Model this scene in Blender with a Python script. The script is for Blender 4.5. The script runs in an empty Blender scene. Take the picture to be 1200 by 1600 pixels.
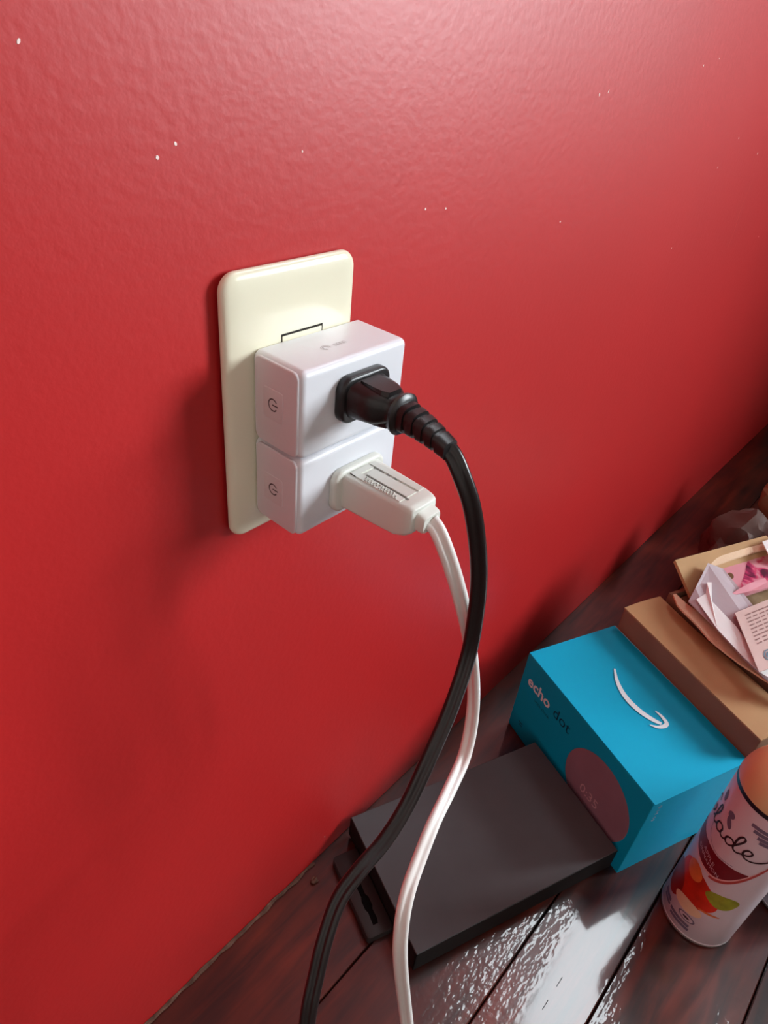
import bpy, bmesh, math, random
from mathutils import Vector, Matrix, noise
random.seed(7)
PI = math.pi
S = bpy.context.scene
COL = S.collection

# ------------------------------------------------------------------ camera
cam_d = bpy.data.cameras.new('camera')
cam = bpy.data.objects.new('camera', cam_d)
COL.objects.link(cam)
S.camera = cam
cam_d.sensor_fit = 'VERTICAL'
cam_d.sensor_height = 36.0
cam_d.lens = 1087.34 / 1600 * 36.0
cam_d.clip_start = 0.01
cam.location = (-0.1524, -0.2105, 0.5817)
cam.rotation_euler = (0.9527, -0.0891, -0.8383)

# ------------------------------------------------------------------ world, lights, exposure
SKY = (0.86, 0.94, 1.0)
w = bpy.data.worlds.new('overcast_sky')
S.world = w
w.use_nodes = True
w.node_tree.nodes['Background'].inputs[0].default_value = (*SKY, 1)
w.node_tree.nodes['Background'].inputs[1].default_value = 4.0
RX, LX, FY, CZ = 1.32, -1.5, -2.9, 3.3          # room: right, left, front, ceiling


def area(name, loc, direction, sx, sy, power, color=(1, 1, 1)):
    l = bpy.data.lights.new(name, 'AREA')
    l.shape = 'RECTANGLE'
    l.size, l.size_y, l.energy, l.color = sx, sy, power, color
    o = bpy.data.objects.new(name, l)
    COL.objects.link(o)
    o.location = loc
    o.rotation_euler = Vector(direction).to_track_quat('-Z', 'Y').to_euler()
    return o


# daylight coming in through the window openings
WIN1 = (-1.70, -0.88, 0.56, 1.38)                   # right wall: y0, y1, z0, z1
WIN2 = (-0.44, -0.03, 1.72, 3.15)                  # high window beside the red wall
area('window_daylight', (RX + 0.1, (WIN1[0] + WIN1[1]) / 2, (WIN1[2] + WIN1[3]) / 2), (-1, 0, 0), WIN1[1] - WIN1[0], WIN1[3] - WIN1[2], 54, (0.88, 0.96, 1.0))
area('high_window_daylight', (RX + 0.1, (WIN2[0] + WIN2[1]) / 2, (WIN2[2] + WIN2[3]) / 2), (-1, 0, 0), WIN2[1] - WIN2[0], WIN2[3] - WIN2[2], 9, (0.88, 0.96, 1.0))

S.view_settings.view_transform = 'Standard'
S.view_settings.look = 'None'
S.view_settings.gamma = 1
S.view_settings.use_curve_mapping = False
S.view_settings.exposure = 0.65
S.cycles.use_denoising = True
S.cycles.max_bounces = 8
S.cycles.diffuse_bounces = 5
S.cycles.caustics_reflective = False
S.cycles.caustics_refractive = False
S.cycles.sample_clamp_indirect = 6


# ------------------------------------------------------------------ materials
def srgb(r, g, b):
    f = lambda c: (c / 255 / 12.92) if c / 255 <= 0.04045 else ((c / 255 + 0.055) / 1.055) ** 2.4
    return (f(r), f(g), f(b), 1)


def mat(name, col, rough=0.5, spec=0.5, coat=0.0, coat_rough=0.1, bump=0.0, bscale=50.0, var=0.0, vscale=8.0, metal=0.0, sss=0.0, detail=3.0):
    m = bpy.data.materials.new(name)
    m.use_nodes = True
    nt = m.node_tree
    b = nt.nodes['Principled BSDF']
    b.inputs['Base Color'].default_value = col
    b.inputs['Roughness'].default_value = rough
    b.inputs['Specular IOR Level'].default_value = spec
    b.inputs['Coat Weight'].default_value = coat
    b.inputs['Coat Roughness'].default_value = coat_rough
    b.inputs['Metallic'].default_value = metal
    if sss:
        b.inputs['Subsurface Weight'].default_value = sss
        b.inputs['Subsurface Scale'].default_value = 0.004
    tc = nt.nodes.new('ShaderNodeTexCoord')
    if bump:
        n = nt.nodes.new('ShaderNodeTexNoise')
        n.inputs['Scale'].default_value = bscale
        n.inputs['Detail'].default_value = detail
        nt.links.new(tc.outputs['Object'], n.inputs['Vector'])
        bp = nt.nodes.new('ShaderNodeBump')
        bp.inputs['Strength'].default_value = 1.0
        bp.inputs['Distance'].default_value = bump
        nt.links.new(n.outputs['Fac'], bp.inputs['Height'])
        nt.links.new(bp.outputs['Normal'], b.inputs['Normal'])
        if coat:
            nt.links.new(bp.outputs['Normal'], b.inputs['Coat Normal'])
    if var:
        n = nt.nodes.new('ShaderNodeTexNoise')
        n.inputs['Scale'].default_value = vscale
        n.inputs['Detail'].default_value = 5
        nt.links.new(tc.outputs['Object'], n.inputs['Vector'])
        r = nt.nodes.new('ShaderNodeValToRGB')
        r.color_ramp.elements[0].position = 0.3
        r.color_ramp.elements[1].position = 0.7
        r.color_ramp.elements[0].color = tuple(c * (1 - var) for c in col[:3]) + (1,)
        r.color_ramp.elements[1].color = tuple(min(1, c * (1 + var)) for c in col[:3]) + (1,)
        nt.links.new(n.outputs['Fac'], r.inputs['Fac'])
        nt.links.new(r.outputs['Color'], b.inputs['Base Color'])
    return m


M = dict(
    red=mat('red_gloss_paint', srgb(182, 32, 33), 0.44, 0.55, bump=0.00015, bscale=240, var=0.05, vscale=5),
    cream_wall=mat('cream_paint', srgb(214, 208, 198), 0.7, 0.3, bump=0.0003, bscale=120),
    grey_wall=mat('dull_grey_paint', srgb(84, 78, 74), 0.7, 0.3, bump=0.0003, bscale=120),
    ceiling=mat('white_ceiling_paint', srgb(225, 225, 220), 0.8, 0.2, bump=0.0003, bscale=90),
    frame=mat('white_window_paint', srgb(220, 220, 216), 0.4),
    subfloor=mat('dark_subfloor', srgb(22, 14, 12), 0.9, 0.1),
    putty=mat('dried_putty', srgb(92, 66, 56), 0.9, 0.1, bump=0.0006, bscale=500, var=0.4, vscale=150),
    chip=mat('bare_plaster_speck', srgb(245, 225, 220), 0.8, 0.2),
    scratch=mat('pale_scratch', srgb(206, 96, 92), 0.6, 0.3),
    ivory=mat('ivory_gloss_plastic', srgb(233, 228, 204), 0.22, 0.5, coat=0.3),
    dark_gap=mat('dark_recess_shade', srgb(40, 36, 32), 0.7, 0.2),  # dark tone puts the shade of gaps and slot into the colour
    white_pl=mat('white_satin_plastic', srgb(224, 225, 231), 0.33, 0.5, bump=0.00002, bscale=3000),
    white_panel=mat('white_side_plastic', srgb(214, 209, 213), 0.4, 0.4),
    icon=mat('dark_grey_print', srgb(78, 66, 72), 0.6, 0.3),
    emboss=mat('faint_grey_print', srgb(196, 194, 198), 0.5, 0.3),
    black_pl=mat('black_moulded_plastic', srgb(22, 18, 19), 0.34, 0.5, bump=0.00003, bscale=1500),
    black_cord=mat('black_cord_vinyl', srgb(24, 18, 19), 0.3, 0.5),
    white_vinyl=mat('white_vinyl', srgb(216, 216, 208), 0.36, 0.45),
    white_cord=mat('white_cord_vinyl', srgb(232, 228, 224), 0.3, 0.5),
    groove=mat('grey_groove_shade', srgb(128, 126, 120), 0.6, 0.3),  # grey stands in for shade inside the white plug's grooves
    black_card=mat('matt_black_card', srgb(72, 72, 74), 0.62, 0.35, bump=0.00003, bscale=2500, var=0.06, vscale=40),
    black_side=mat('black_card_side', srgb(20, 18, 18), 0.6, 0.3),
    slab=mat('black_satin_plastic', srgb(46, 42, 42), 0.5, 0.35),
    pit=mat('black_hole', srgb(6, 5, 5), 0.8, 0.1),
    teal=mat('blue_printed_card', srgb(0, 170, 210), 0.5, 0.2, var=0.02, vscale=20),
    teal_edge=mat('card_edge', srgb(150, 190, 205), 0.6, 0.3),
    white_ink=mat('white_ink', srgb(225, 244, 250), 0.4, 0.4),
    navy_ink=mat('navy_ink', srgb(0, 62, 92), 0.5, 0.3),
    speaker_print=mat('pinkish_grey_print', srgb(140, 114, 130), 0.45, 0.4, var=0.1, vscale=30),
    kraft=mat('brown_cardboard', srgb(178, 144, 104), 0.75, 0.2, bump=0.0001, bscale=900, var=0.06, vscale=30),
    kraft_shaded=mat('brown_cardboard_shaded', srgb(138, 108, 86), 0.8, 0.2, bump=0.0001, bscale=700, var=0.06, vscale=30),  # shaded copy of the cardboard, darkened for the carton sides
    kraft_edge=mat('torn_cardboard_edge', srgb(226, 202, 172), 0.9, 0.1, bump=0.0005, bscale=500),
    env=mat('pale_grey_paper', srgb(182, 172, 178), 0.7, 0.2, bump=0.0004, bscale=60),
    white_paper=mat('white_paper', srgb(232, 236, 236), 0.7, 0.2),
    receipt=mat('pinkish_receipt_paper', srgb(206, 184, 178), 0.7, 0.2),
    print=mat('faded_print', srgb(150, 122, 118), 0.8, 0.1),
    stamp=mat('blue_grey_stamp', srgb(112, 136, 150), 0.8, 0.1),
    pink=mat('pink_paper', srgb(214, 150, 162), 0.6, 0.3),
    cream_paper=mat('cream_paper', srgb(224, 196, 176), 0.7, 0.2),
    brown_dot=mat('brown_print', srgb(110, 78, 52), 0.7, 0.2),
    bag_dark=mat('dark_brown_paper', srgb(92, 72, 66), 0.6, 0.3, bump=0.001, bscale=60, var=0.2, vscale=20),
    bag_tan=mat('tan_paper', srgb(150, 122, 92), 0.7, 0.3, bump=0.001, bscale=50, var=0.12, vscale=20),
    can_white=mat('white_can_lacquer', srgb(214, 200, 208), 0.28, 0.5, coat=0.3),
    can_metal=mat('can_rim_steel', srgb(170, 160, 158), 0.3, 0.5, metal=0.8),
    cap=mat('apricot_plastic', srgb(218, 188, 140), 0.38, 0.45, sss=0.1),
    cap_ring=mat('dark_navy_band', srgb(28, 24, 40), 0.4),
    script_ink=mat('dark_plum_script', srgb(48, 20, 30), 0.5),
    maroon=mat('maroon_band', srgb(118, 20, 34), 0.35),
    band2=mat('rose_band', srgb(182, 70, 66), 0.35),
    pale_band=mat('pale_pink_edge', srgb(228, 178, 176), 0.35),
    fruit_red=mat('fruit_red', srgb(205, 44, 22), 0.35, var=0.25, vscale=60),
    fruit_dark=mat('fruit_dark_red', srgb(150, 26, 20), 0.35, var=0.2, vscale=60),
    fruit_orange=mat('fruit_orange', srgb(224, 120, 62), 0.35, var=0.15, vscale=90),
    leaf_green=mat('leaf_green', srgb(150, 156, 44), 0.35, var=0.25, vscale=120),
    cream_fruit=mat('fruit_cream', srgb(232, 200, 164), 0.35),
    grey_print=mat('grey_violet_print', srgb(112, 100, 122), 0.5),
    lilac=mat('lilac_print', srgb(128, 118, 176), 0.4),
    light_text=mat('light_text', srgb(200, 170, 180), 0.5),
)


def wood_material():
    m = bpy.data.materials.new('varnished_red_wood')
    m.use_nodes = True
    nt = m.node_tree
    L = nt.links.new
    b = nt.nodes['Principled BSDF']
    tc = nt.nodes.new('ShaderNodeTexCoord')
    oi = nt.nodes.new('ShaderNodeObjectInfo')
    mp = nt.nodes.new('ShaderNodeMapping')
    mp.inputs['Scale'].default_value = (3, 26, 26)
    L(tc.outputs['Object'], mp.inputs['Vector'])
    n = nt.nodes.new('ShaderNodeTexNoise')
    n.inputs['Scale'].default_value = 3.0
    n.inputs['Detail'].default_value = 6
    n.inputs['Distortion'].default_value = 0.6
    L(mp.outputs['Vector'], n.inputs['Vector'])
    n2 = nt.nodes.new('ShaderNodeTexNoise')
    n2.inputs['Scale'].default_value = 14
    n2.inputs['Detail'].default_value = 2
    L(tc.outputs['Object'], n2.inputs['Vector'])
    r = nt.nodes.new('ShaderNodeValToRGB')
    r.color_ramp.elements[0].position = 0.34
    r.color_ramp.elements[0].color = srgb(36, 15, 13)
    r.color_ramp.elements[1].position = 0.72
    r.color_ramp.elements[1].color = srgb(96, 36, 23)
    L(n.outputs['Fac'], r.inputs['Fac'])
    r2 = nt.nodes.new('ShaderNodeValToRGB')
    r2.color_ramp.elements[0].position = 0.38
    r2.color_ramp.elements[0].color = (0.55, 0.5, 0.5, 1)
    r2.color_ramp.elements[1].position = 0.66
    r2.color_ramp.elements[1].color = (1.35, 1.2, 1.05, 1)
    L(n2.outputs['Fac'], r2.inputs['Fac'])
    mx = nt.nodes.new('ShaderNodeMix')
    mx.data_type = 'RGBA'
    mx.blend_type = 'MULTIPLY'
    mx.inputs[0].default_value = 1
    L(r.outputs['Color'], mx.inputs[6])
    L(r2.outputs['Color'], mx.inputs[7])
    L(mx.outputs[2], b.inputs['Base Color'])
    b.inputs['Roughness'].default_value = 0.35
    b.inputs['Coat Weight'].default_value = 1.0
    b.inputs['Coat Roughness'].default_value = 0.07
    b.inputs['Coat IOR'].default_value = 1.5
    # hammered varnish ripples, stronger in patches
    mp2 = nt.nodes.new('ShaderNodeMapping')
    mp2.inputs['Scale'].default_value = (150, 260, 200)
    L(tc.outputs['Object'], mp2.inputs['Vector'])
    rip = nt.nodes.new('ShaderNodeTexNoise')
    rip.inputs['Scale'].default_value = 1.0
    rip.inputs['Detail'].default_value = 1.5
    L(mp2.outputs['Vector'], rip.inputs['Vector'])
    patch = nt.nodes.new('ShaderNodeTexNoise')
    patch.inputs['Scale'].default_value = 60
    patch.inputs['Detail'].default_value = 2
    L(tc.outputs['Object'], patch.inputs['Vector'])
    sp = nt.nodes.new('ShaderNodeSeparateXYZ')
    L(tc.outputs['Object'], sp.inputs[0])
    ad = nt.nodes.new('ShaderNodeMath')
    ad.operation = 'MULTIPLY_ADD'
    ad.inputs[1].default_value = 0.02
    L(patch.outputs['Fac'], ad.inputs[0])
    L(sp.outputs[1], ad.inputs[2])
    mr = nt.nodes.new('ShaderNodeMapRange')
    mr.inputs[1].default_value = -0.34
    mr.inputs[2].default_value = 0.01
    L(ad.outputs[0], mr.inputs[0])
    pr = nt.nodes.new('ShaderNodeValToRGB')
    e = pr.color_ramp.elements
    e[0].position, e[0].color = 0.0, (0.15, 0.15, 0.15, 1)
    e[1].position, e[1].color = 1.0, (0.05, 0.05, 0.05, 1)
    for p_, g_ in ((0.07, 0.9), (0.12, 0.9), (0.17, 0.08), (0.27, 0.1), (0.33, 0.7), (0.352, 0.03), (0.46, 0.02), (0.51, 0.5), (0.56, 1.0), (0.62, 0.5), (0.70, 0.06)):
        q_ = e.new(p_)
        q_.color = (g_, g_, g_, 1)
    L(mr.outputs[0], pr.inputs['Fac'])
    mul = nt.nodes.new('ShaderNodeMath')
    mul.operation = 'MULTIPLY'
    L(rip.outputs['Fac'], mul.inputs[0])
    L(pr.outputs['Color'], mul.inputs[1])
    bp = nt.nodes.new('ShaderNodeBump')
    bp.inputs['Distance'].default_value = 0.0006
    L(mul.outputs[0], bp.inputs['Height'])
    L(bp.outputs['Normal'], b.inputs['Coat Normal'])
    return m


M['wood'] = wood_material()

# ------------------------------------------------------------------ helpers
MW = {}                                            # object name -> its world matrix


def thing(name, label, cat, loc=(0, 0, 0), rotz=0.0, group=None):
    o = bpy.data.objects.new(name, None)
    COL.objects.link(o)
    o.empty_display_size = 0.02
    o.location = loc
    o.rotation_euler = (0, 0, rotz)
    MW[o.name] = Matrix.Translation(loc) @ Matrix.Rotation(rotz, 4, 'Z')
    o['label'], o['category'] = label, cat
    if group:
        o['group'] = group
    return o


def put(name, verts, faces, m, parent=None, smooth=False, world=False, label=None, kind=None):
    """link verts/faces as one mesh object; world=True: verts are world coordinates"""
    me = bpy.data.meshes.new(name)
    base = MW[parent.name] if parent is not None else Matrix.Identity(4)
    if world and parent is not None:
        inv = base.inverted()
        verts = [inv @ Vector(v) for v in verts]
    me.from_pydata([tuple(v) for v in verts], [], [tuple(f) for f in faces])
    me.update()
    bm = bmesh.new()
    bm.from_mesh(me)
    bmesh.ops.remove_doubles(bm, verts=bm.verts, dist=1e-7)
    bmesh.ops.recalc_face_normals(bm, faces=bm.faces)
    bm.to_mesh(me)
    bm.free()
    me.materials.append(m)
    if smooth:
        for p in me.polygons:
            p.use_smooth = True
        me.set_sharp_from_angle(angle=math.radians(smooth if smooth is not True else 35))
    o = bpy.data.objects.new(name, me)
    COL.objects.link(o)
    o.parent = parent
    MW[o.name] = base
    if label:
        o['label'] = label
    if kind:
        o['kind'] = kind
    return o


def box(x0, x1, y0, y1, z0, z1):
    v = [(x, y, z) for x in (x0, x1) for y in (y0, y1) for z in (z0, z1)]
    f = [(0, 1, 3, 2), (4, 6, 7, 5), (0, 4, 5, 1), (2, 3, 7, 6), (0, 2, 6, 4), (1, 5, 7, 3)]
    return v, f


def bbox(x0, x1, y0, y1, z0, z1, r=0.001, seg=2):
    bm = bmesh.new()
    v, f = box(x0, x1, y0, y1, z0, z1)
    vs = [bm.verts.new(p) for p in v]
    for q in f:
        bm.faces.new([vs[i] for i in q])
    bmesh.ops.recalc_face_normals(bm, faces=bm.faces)
    bmesh.ops.bevel(bm, geom=list(bm.edges), offset=r, segments=seg, affect='EDGES', profile=0.5)
    bm.verts.index_update()
    out = [tuple(p.co) for p in bm.verts], [[q.index for q in fc.verts] for fc in bm.faces]
    bm.free()
    return out


def join(*parts):
    V, F = [], []
    for v, f in parts:
        n = len(V)
        V += [tuple(p) for p in v]
        F += [tuple(i + n for i in q) for q in f]
    return V, F


def rr(w, h, r, n=6):
    """rounded rectangle outline, centred"""
    r = min(r, w / 2 - 1e-6, h / 2 - 1e-6)
    pts = []
    for cx, cy, a0 in ((w / 2 - r, h / 2 - r, 0), (-w / 2 + r, h / 2 - r, PI / 2), (-w / 2 + r, -h / 2 + r, PI), (w / 2 - r, -h / 2 + r, 1.5 * PI)):
        for k in range(n + 1):
            a = a0 + PI / 2 * k / n
            pts.append((cx + r * math.cos(a), cy + r * math.sin(a)))
    return pts


def rings(rs, cap0=True, cap1=True):
    n = len(rs[0])
    V = [p for r in rs for p in r]
    F = []
    for k in range(len(rs) - 1):
        for i in range(n):
            j = (i + 1) % n
            F.append((k * n + i, k * n + j, (k + 1) * n + j, (k + 1) * n + i))
    if cap0:
        F.append(tuple(range(n)))
    if cap1:
        F.append(tuple((len(rs) - 1) * n + i for i in range(n)))
    return V, F


def rr_prism(w, h, r, depth, bev, frame, n=6, bn=4, back_bev=0.0):
    """rounded slab: outline in (a,b), pushed along c; frame(a,b,c)->point"""
    rs = []
    if back_bev:
        for k in range(bn + 1):
            t = PI / 2 * (1 - k / bn)
            ins = back_bev * (1 - math.cos(t))
            rs.append([frame(a, b, back_bev * (1 - math.sin(t))) for a, b in rr(w - 2 * ins, h - 2 * ins, max(r - ins, 1e-4), n)])
    else:
        rs.append([frame(a, b, 0) for a, b in rr(w, h, r, n)])
    for k in range(bn + 1):
        t = PI / 2 * k / bn
        ins = bev * (1 - math.cos(t))
        c = depth - bev + bev * math.sin(t)
        rs.append([frame(a, b, c) for a, b in rr(w - 2 * ins, h - 2 * ins, max(r - ins, 1e-4), n)])
    return rings(rs)


def loft(sections, frame, expn=None, n=28):
    """sections (c, da, db, w, h, p): superellipse rings along c"""
    rs = []
    for c, da, db, w_, h_, p in sections:
        ring = []
        for k in range(n):
            t = 2 * PI * (k + 0.5) / n
            ct, st = math.cos(t), math.sin(t)
            ring.append(frame(da + w_ / 2 * math.copysign(abs(ct) ** (2 / p), ct), db + h_ / 2 * math.copysign(abs(st) ** (2 / p), st), c))
        rs.append(ring)
    return rings(rs)


def slab_poly(pts, t, up=(0, 0, 1)):
    """thin polygon sheet with thickness t"""
    up = Vector(up) * t
    n = len(pts)
    V = [Vector(p) for p in pts] + [Vector(p) - up for p in pts]
    F = [tuple(range(n)), tuple(range(2 * n - 1, n - 1, -1))]
    for i in range(n):
        j = (i + 1) % n
        F.append((i, j, n + j, n + i))
    return V, F


def catmull(pts, sub=10):
    P = [Vector(p) for p in pts]
    P = [2 * P[0] - P[1]] + P + [2 * P[-1] - P[-2]]
    out = []
    for i in range(1, len(P) - 2):
        a, b, c, d = P[i - 1:i + 3]
        for k in range(sub):
            t = k / sub
            out.append(0.5 * ((2 * b) + (c - a) * t + (2 * a - 5 * b + 4 * c - d) * t * t + (-a + 3 * b - 3 * c + d) * t ** 3))
    out.append(P[-2].copy())
    return out


def twin_profile(r, n=16):
    """outline of two touching round wires with a groove"""
    pts = []
    o = r * 0.92
    for k in range(n + 1):
        a = -PI / 2 - 1.1 + (PI + 2.2) * k / n
        pts.append((o + r * math.cos(a), r * math.sin(a)))
    for k in range(n + 1):
        a = PI / 2 - 1.1 + (PI + 2.2) * k / n
        pts.append((-o + r * math.cos(a), r * math.sin(a)))
    # drop the points that cross over the middle
    out = []
    for i, (x, y) in enumerate(pts):
        first = i <= n
        if (first and x > 0.04 * r) or (not first and x < -0.04 * r):
            out.append((x, y))
    return out


def sweep(path, widthdirs, profile):
    rs = []
    n = len(path)
    for i, p in enumerate(path):
        t = (path[min(i + 1, n - 1)] - path[max(i - 1, 0)]).normalized()
        wd = widthdirs[i]
        wd = (wd - t * wd.dot(t)).normalized()
        hd = t.cross(wd)
        rs.append([p + wd * a + hd * b for a, b in profile])
    return rings(rs)


def text_mesh(s, size, font_shear=0.0, extrude=0.0, spacing=1.0, bold=0.0):
    cu = bpy.data.curves.new('lettering', 'FONT')
    cu.body = s
    cu.size = size
    cu.shear = font_shear
    cu.extrude = extrude
    cu.offset = bold
    cu.space_character = spacing
    cu.resolution_u = 3
    o = bpy.data.objects.new('lettering', cu)
    COL.objects.link(o)
    dg = bpy.context.evaluated_depsgraph_get()
    me = bpy.data.meshes.new_from_object(o.evaluated_get(dg))
    V = [tuple(v.co) for v in me.vertices]
    F = [tuple(p.vertices) for p in me.polygons]
    bpy.data.objects.remove(o)
    bpy.data.curves.remove(cu)
    bpy.data.meshes.remove(me)
    return V, F


def ribbon(pts, width, sub=8):
    """flat 2D stroke with round-ish ends: returns 2D verts, faces"""
    P = catmull([(x, y, 0) for x, y in pts], sub)
    V, F = [], []
    n = len(P)
    for i, p in enumerate(P):
        t = (P[min(i + 1, n - 1)] - P[max(i - 1, 0)]).normalized()
        s = Vector((-t.y, t.x, 0))
        k = width(i / (n - 1)) if callable(width) else width
        V += [p + s * k / 2, p - s * k / 2]
    for i in range(n - 1):
        F.append((2 * i, 2 * i + 1, 2 * i + 3, 2 * i + 2))
    return V, F


# ------------------------------------------------------------------ the room
def structure(name, v, f, m, label, **k):
    o = put(name, v, f, m, **k)
    o['kind'] = 'structure'
    o['label'] = label
    return o


# red wall as one box, slightly wavy plaster face
def wavy_wall():
    V, F = [], []
    nx, nz = 150, 70
    X0, X1 = LX, RX
    for j in range(nz + 1):
        for i in range(nx + 1):
            x = X0 + (X1 - X0) * i / nx
            z = CZ * j / nz
            a = noise.noise(Vector((x * 6, 3.1, z * 6))) * 0.0007
            if z > 1.6 or x > 1.2 or x < -0.9:
                a *= 0.3
            V.append((x, a + 0.0004, z))
    for j in range(nz):
        for i in range(nx):
            k = j * (nx + 1) + i
            F.append((k, k + 1, k + nx + 2, k + nx + 1))
    v2, f2 = box(X0, X1, 0.004, 0.1, -0.012, CZ)
    return join((V, F), (v2, f2))


v, f = wavy_wall()
wall_back = structure('wall_back', v, f, M['red'], 'red gloss painted wall with fine roller texture', smooth=True)

structure('wall_left', *box(LX - 0.1, LX, FY, 0.1, -0.05, CZ), M['cream_wall'], 'cream side wall')
structure('wall_front', *box(LX - 0.1, RX + 0.1, FY - 0.1, FY, -0.05, CZ), M['cream_wall'], 'cream wall behind the viewer')
structure('ceiling', *box(LX - 0.1, RX + 0.1, FY - 0.1, 0.1, CZ, CZ + 0.1), M['ceiling'], 'white ceiling')


def wall_with_windows():
    ys = sorted([FY, WIN1[0], WIN1[1], WIN2[0], WIN2[1], 0.1])
    zs = sorted([-0.05, WIN1[2], WIN1[3], WIN2[2], WIN2[3], CZ])
    parts = []
    for a, b in zip(ys, ys[1:]):
        for c, d in zip(zs, zs[1:]):
            cy, cz = (a + b) / 2, (c + d) / 2
            if any(W[0] < cy < W[1] and W[2] < cz < W[3] for W in (WIN1, WIN2)):
                continue
            parts.append(box(RX, RX + 0.08, a, b, c, d))
    return join(*parts)


structure('wall_right', *wall_with_windows(), M['grey_wall'], 'dull grey side wall with two window openings')
for k, W in enumerate((WIN1, WIN2)):
    t = 0.035
    y0, y1, z0, z1 = W
    bars = [box(RX + .01, RX + .05, y0, y0 + t, z0, z1), box(RX + .01, RX + .05, y1 - t, y1, z0, z1),
            box(RX + .01, RX + .05, y0 + t, y1 - t, z0, z0 + t), box(RX + .01, RX + .05, y0 + t, y1 - t, z1 - t, z1)]
    if k == 0:
        for q in (1 / 3, 2 / 3):
            bars.append(box(RX + .015, RX + .045, y0 + (y1 - y0) * q - .015, y0 + (y1 - y0) * q + .015, z0 + t, z1 - t))
    structure('window_%d' % (k + 1), *join(*bars), M['frame'], 'white window frame in the side wall')

# floor: sub-floor plus individual boards running along the red wall
floor = structure('floor', *box(LX, RX, FY, 0.1, -0.05, -0.012), M['subfloor'], 'glossy dark red-brown wooden board floor')
seams = [0.02, -0.0775, -0.1645, -0.2275, -0.314]
while seams[-1] > FY + 0.09:
    seams.append(seams[-1] - 0.0865)
seams.append(FY)
TILT = {2: 0.0, 3: 0.062, 1: 0.0, 4: -0.012}
for i in range(len(seams) - 1):
    y1, y0 = seams[i], seams[i + 1]
    g = 0.0005
    W_ = y1 - y0 - 2 * g
    cy = (y0 + y1) / 2
    tl = TILT.get(i, random.uniform(-0.01, 0.01))
    V, n = [], 8
    prof = [(-W_ / 2, -0.0115), (-W_ / 2, -0.0012)]
    for k in range(n + 1):
        s = -1 + 2 * k / n
        prof.append((s * (W_ / 2 - 0.0008), -0.0003 * s * s * (1 if i != 3 else 0)))
    prof += [(W_ / 2, -0.0012), (W_ / 2, -0.0115)]
    rs = []
    for x in (LX, RX):
        rs.append([(x, cy + a, b + (tl * 0.02 * a / W_ if b > -0.01 else 0) - (0.0008 if tl else 0)) for a, b in prof])
    put('plank', *rings(rs), M['wood'], parent=floor, smooth=25)

# short dark nicks in the varnish and one crumb of plaster by the wall
parts = [box(x0, x0 + l_, -0.1992, -0.1987, -0.0004, 0.00012) for x0, l_ in ((0.1335, 0.0085), (0.1130, 0.0080))]
for k, p_ in enumerate(parts):
    put('varnish_nick', *p_, M['subfloor'], parent=floor)
bm = bmesh.new()
bmesh.ops.create_icosphere(bm, subdivisions=2, radius=0.0026)
for v_ in bm.verts:
    v_.co *= 1 + 0.6 * noise.noise(v_.co * 700)
    v_.co = Vector((v_.co.x * 1.2 + 0.060, v_.co.y - 0.012, max(0.0001, v_.co.z * 0.7 + 0.0012)))
bm.verts.index_update()
crumb = put('plaster_crumb', [tuple(v_.co) for v_ in bm.verts], [[q.index for q in fc.verts] for fc in bm.faces], M['putty'])
bm.free()
crumb['label'], crumb['category'] = 'tiny tan crumb of plaster on the floor boards beside the red wall', 'plaster crumb'

# rough dried putty where the wall meets the floor
V, F = [], []
n = 60
for k in range(n + 1):
    x = -0.09 + 0.16 * k / n
    h = 0.0010 + 0.0032 * max(0, noise.noise(Vector((x * 60, 0, 4))) + 0.35) * (1 if -0.05 < x < 0.045 else 0.5)
    d = 0.0012 + 0.0022 * (noise.noise(Vector((x * 90, 2, 0))) + 0.5)
    V += [(x, -0.0001, 0), (x, -0.0001, h), (x, -d * 0.6, h * 0.8), (x, -d, 0.0002)]
    if k:
        b = 4 * k
        F += [(b - 4 + q, b + q, b + q + 1, b - 3 + q) for q in range(3)]
put('putty_strip', V, F, M['putty'], parent=wall_back, label='crumbly tan putty along the foot of the red wall')
# bare specks in the paint
specks = [(0.0424, 0.5389), (0.1199, 0.5114), (0.1357, 0.5101), (0.2541, 0.4910), (0.2664, 0.5573), (0.2764, 0.5589), (0.4062, 0.5743), (0.4315, 0.5790), (0.5300, 0.5266), (0.4554, 0.4484), (-0.0115, 0.5435), (-0.0184, 0.5399), (0.0827, 0.0229), (0.5957, 0.5120), (-0.0554, 0.5685), (0.7061, 0.4264), (0.5023, 0.5061)]
parts = []
for x, z in specks:
    a, b, an = random.uniform(.0004, .0008), random.uniform(.0005, .0013), random.uniform(-.5, .5)
    ring0, ring1 = [], []
    for k in range(6):
        t = k * PI / 3
        u, q = a * math.cos(t), b * math.sin(t)
        ys = noise.noise(Vector((x * 6, 3.1, z * 6))) * 0.0007 + 0.0004
        ring0.append((x + u * math.cos(an) - q * math.sin(an), ys + 0.0003, z + u * math.sin(an) + q * math.cos(an)))
        ring1.append((x + .8 * (u * math.cos(an) - q * math.sin(an)), ys - 0.00015, z + .7 * (u * math.sin(an) + q * math.cos(an))))
    parts.append(rings([ring0, ring1]))
put('paint_speck', *join(*parts), M['chip'], parent=wall_back, kind='stuff', label='pale specks where the red paint is chipped')

v, f = ribbon([(0.6099, 0.4871), (0.6053, 0.4680), (0.6104, 0.4442), (0.6102, 0.4262)], 0.0007)
v = [(p[0], noise.noise(Vector((p[0] * 6, 3.1, p[1] * 6))) * 0.0007 + 0.0003, p[1]) for p in v]
put('scratch', v, f, M['scratch'], parent=wall_back, label='thin pale scratch in the red paint')

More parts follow.
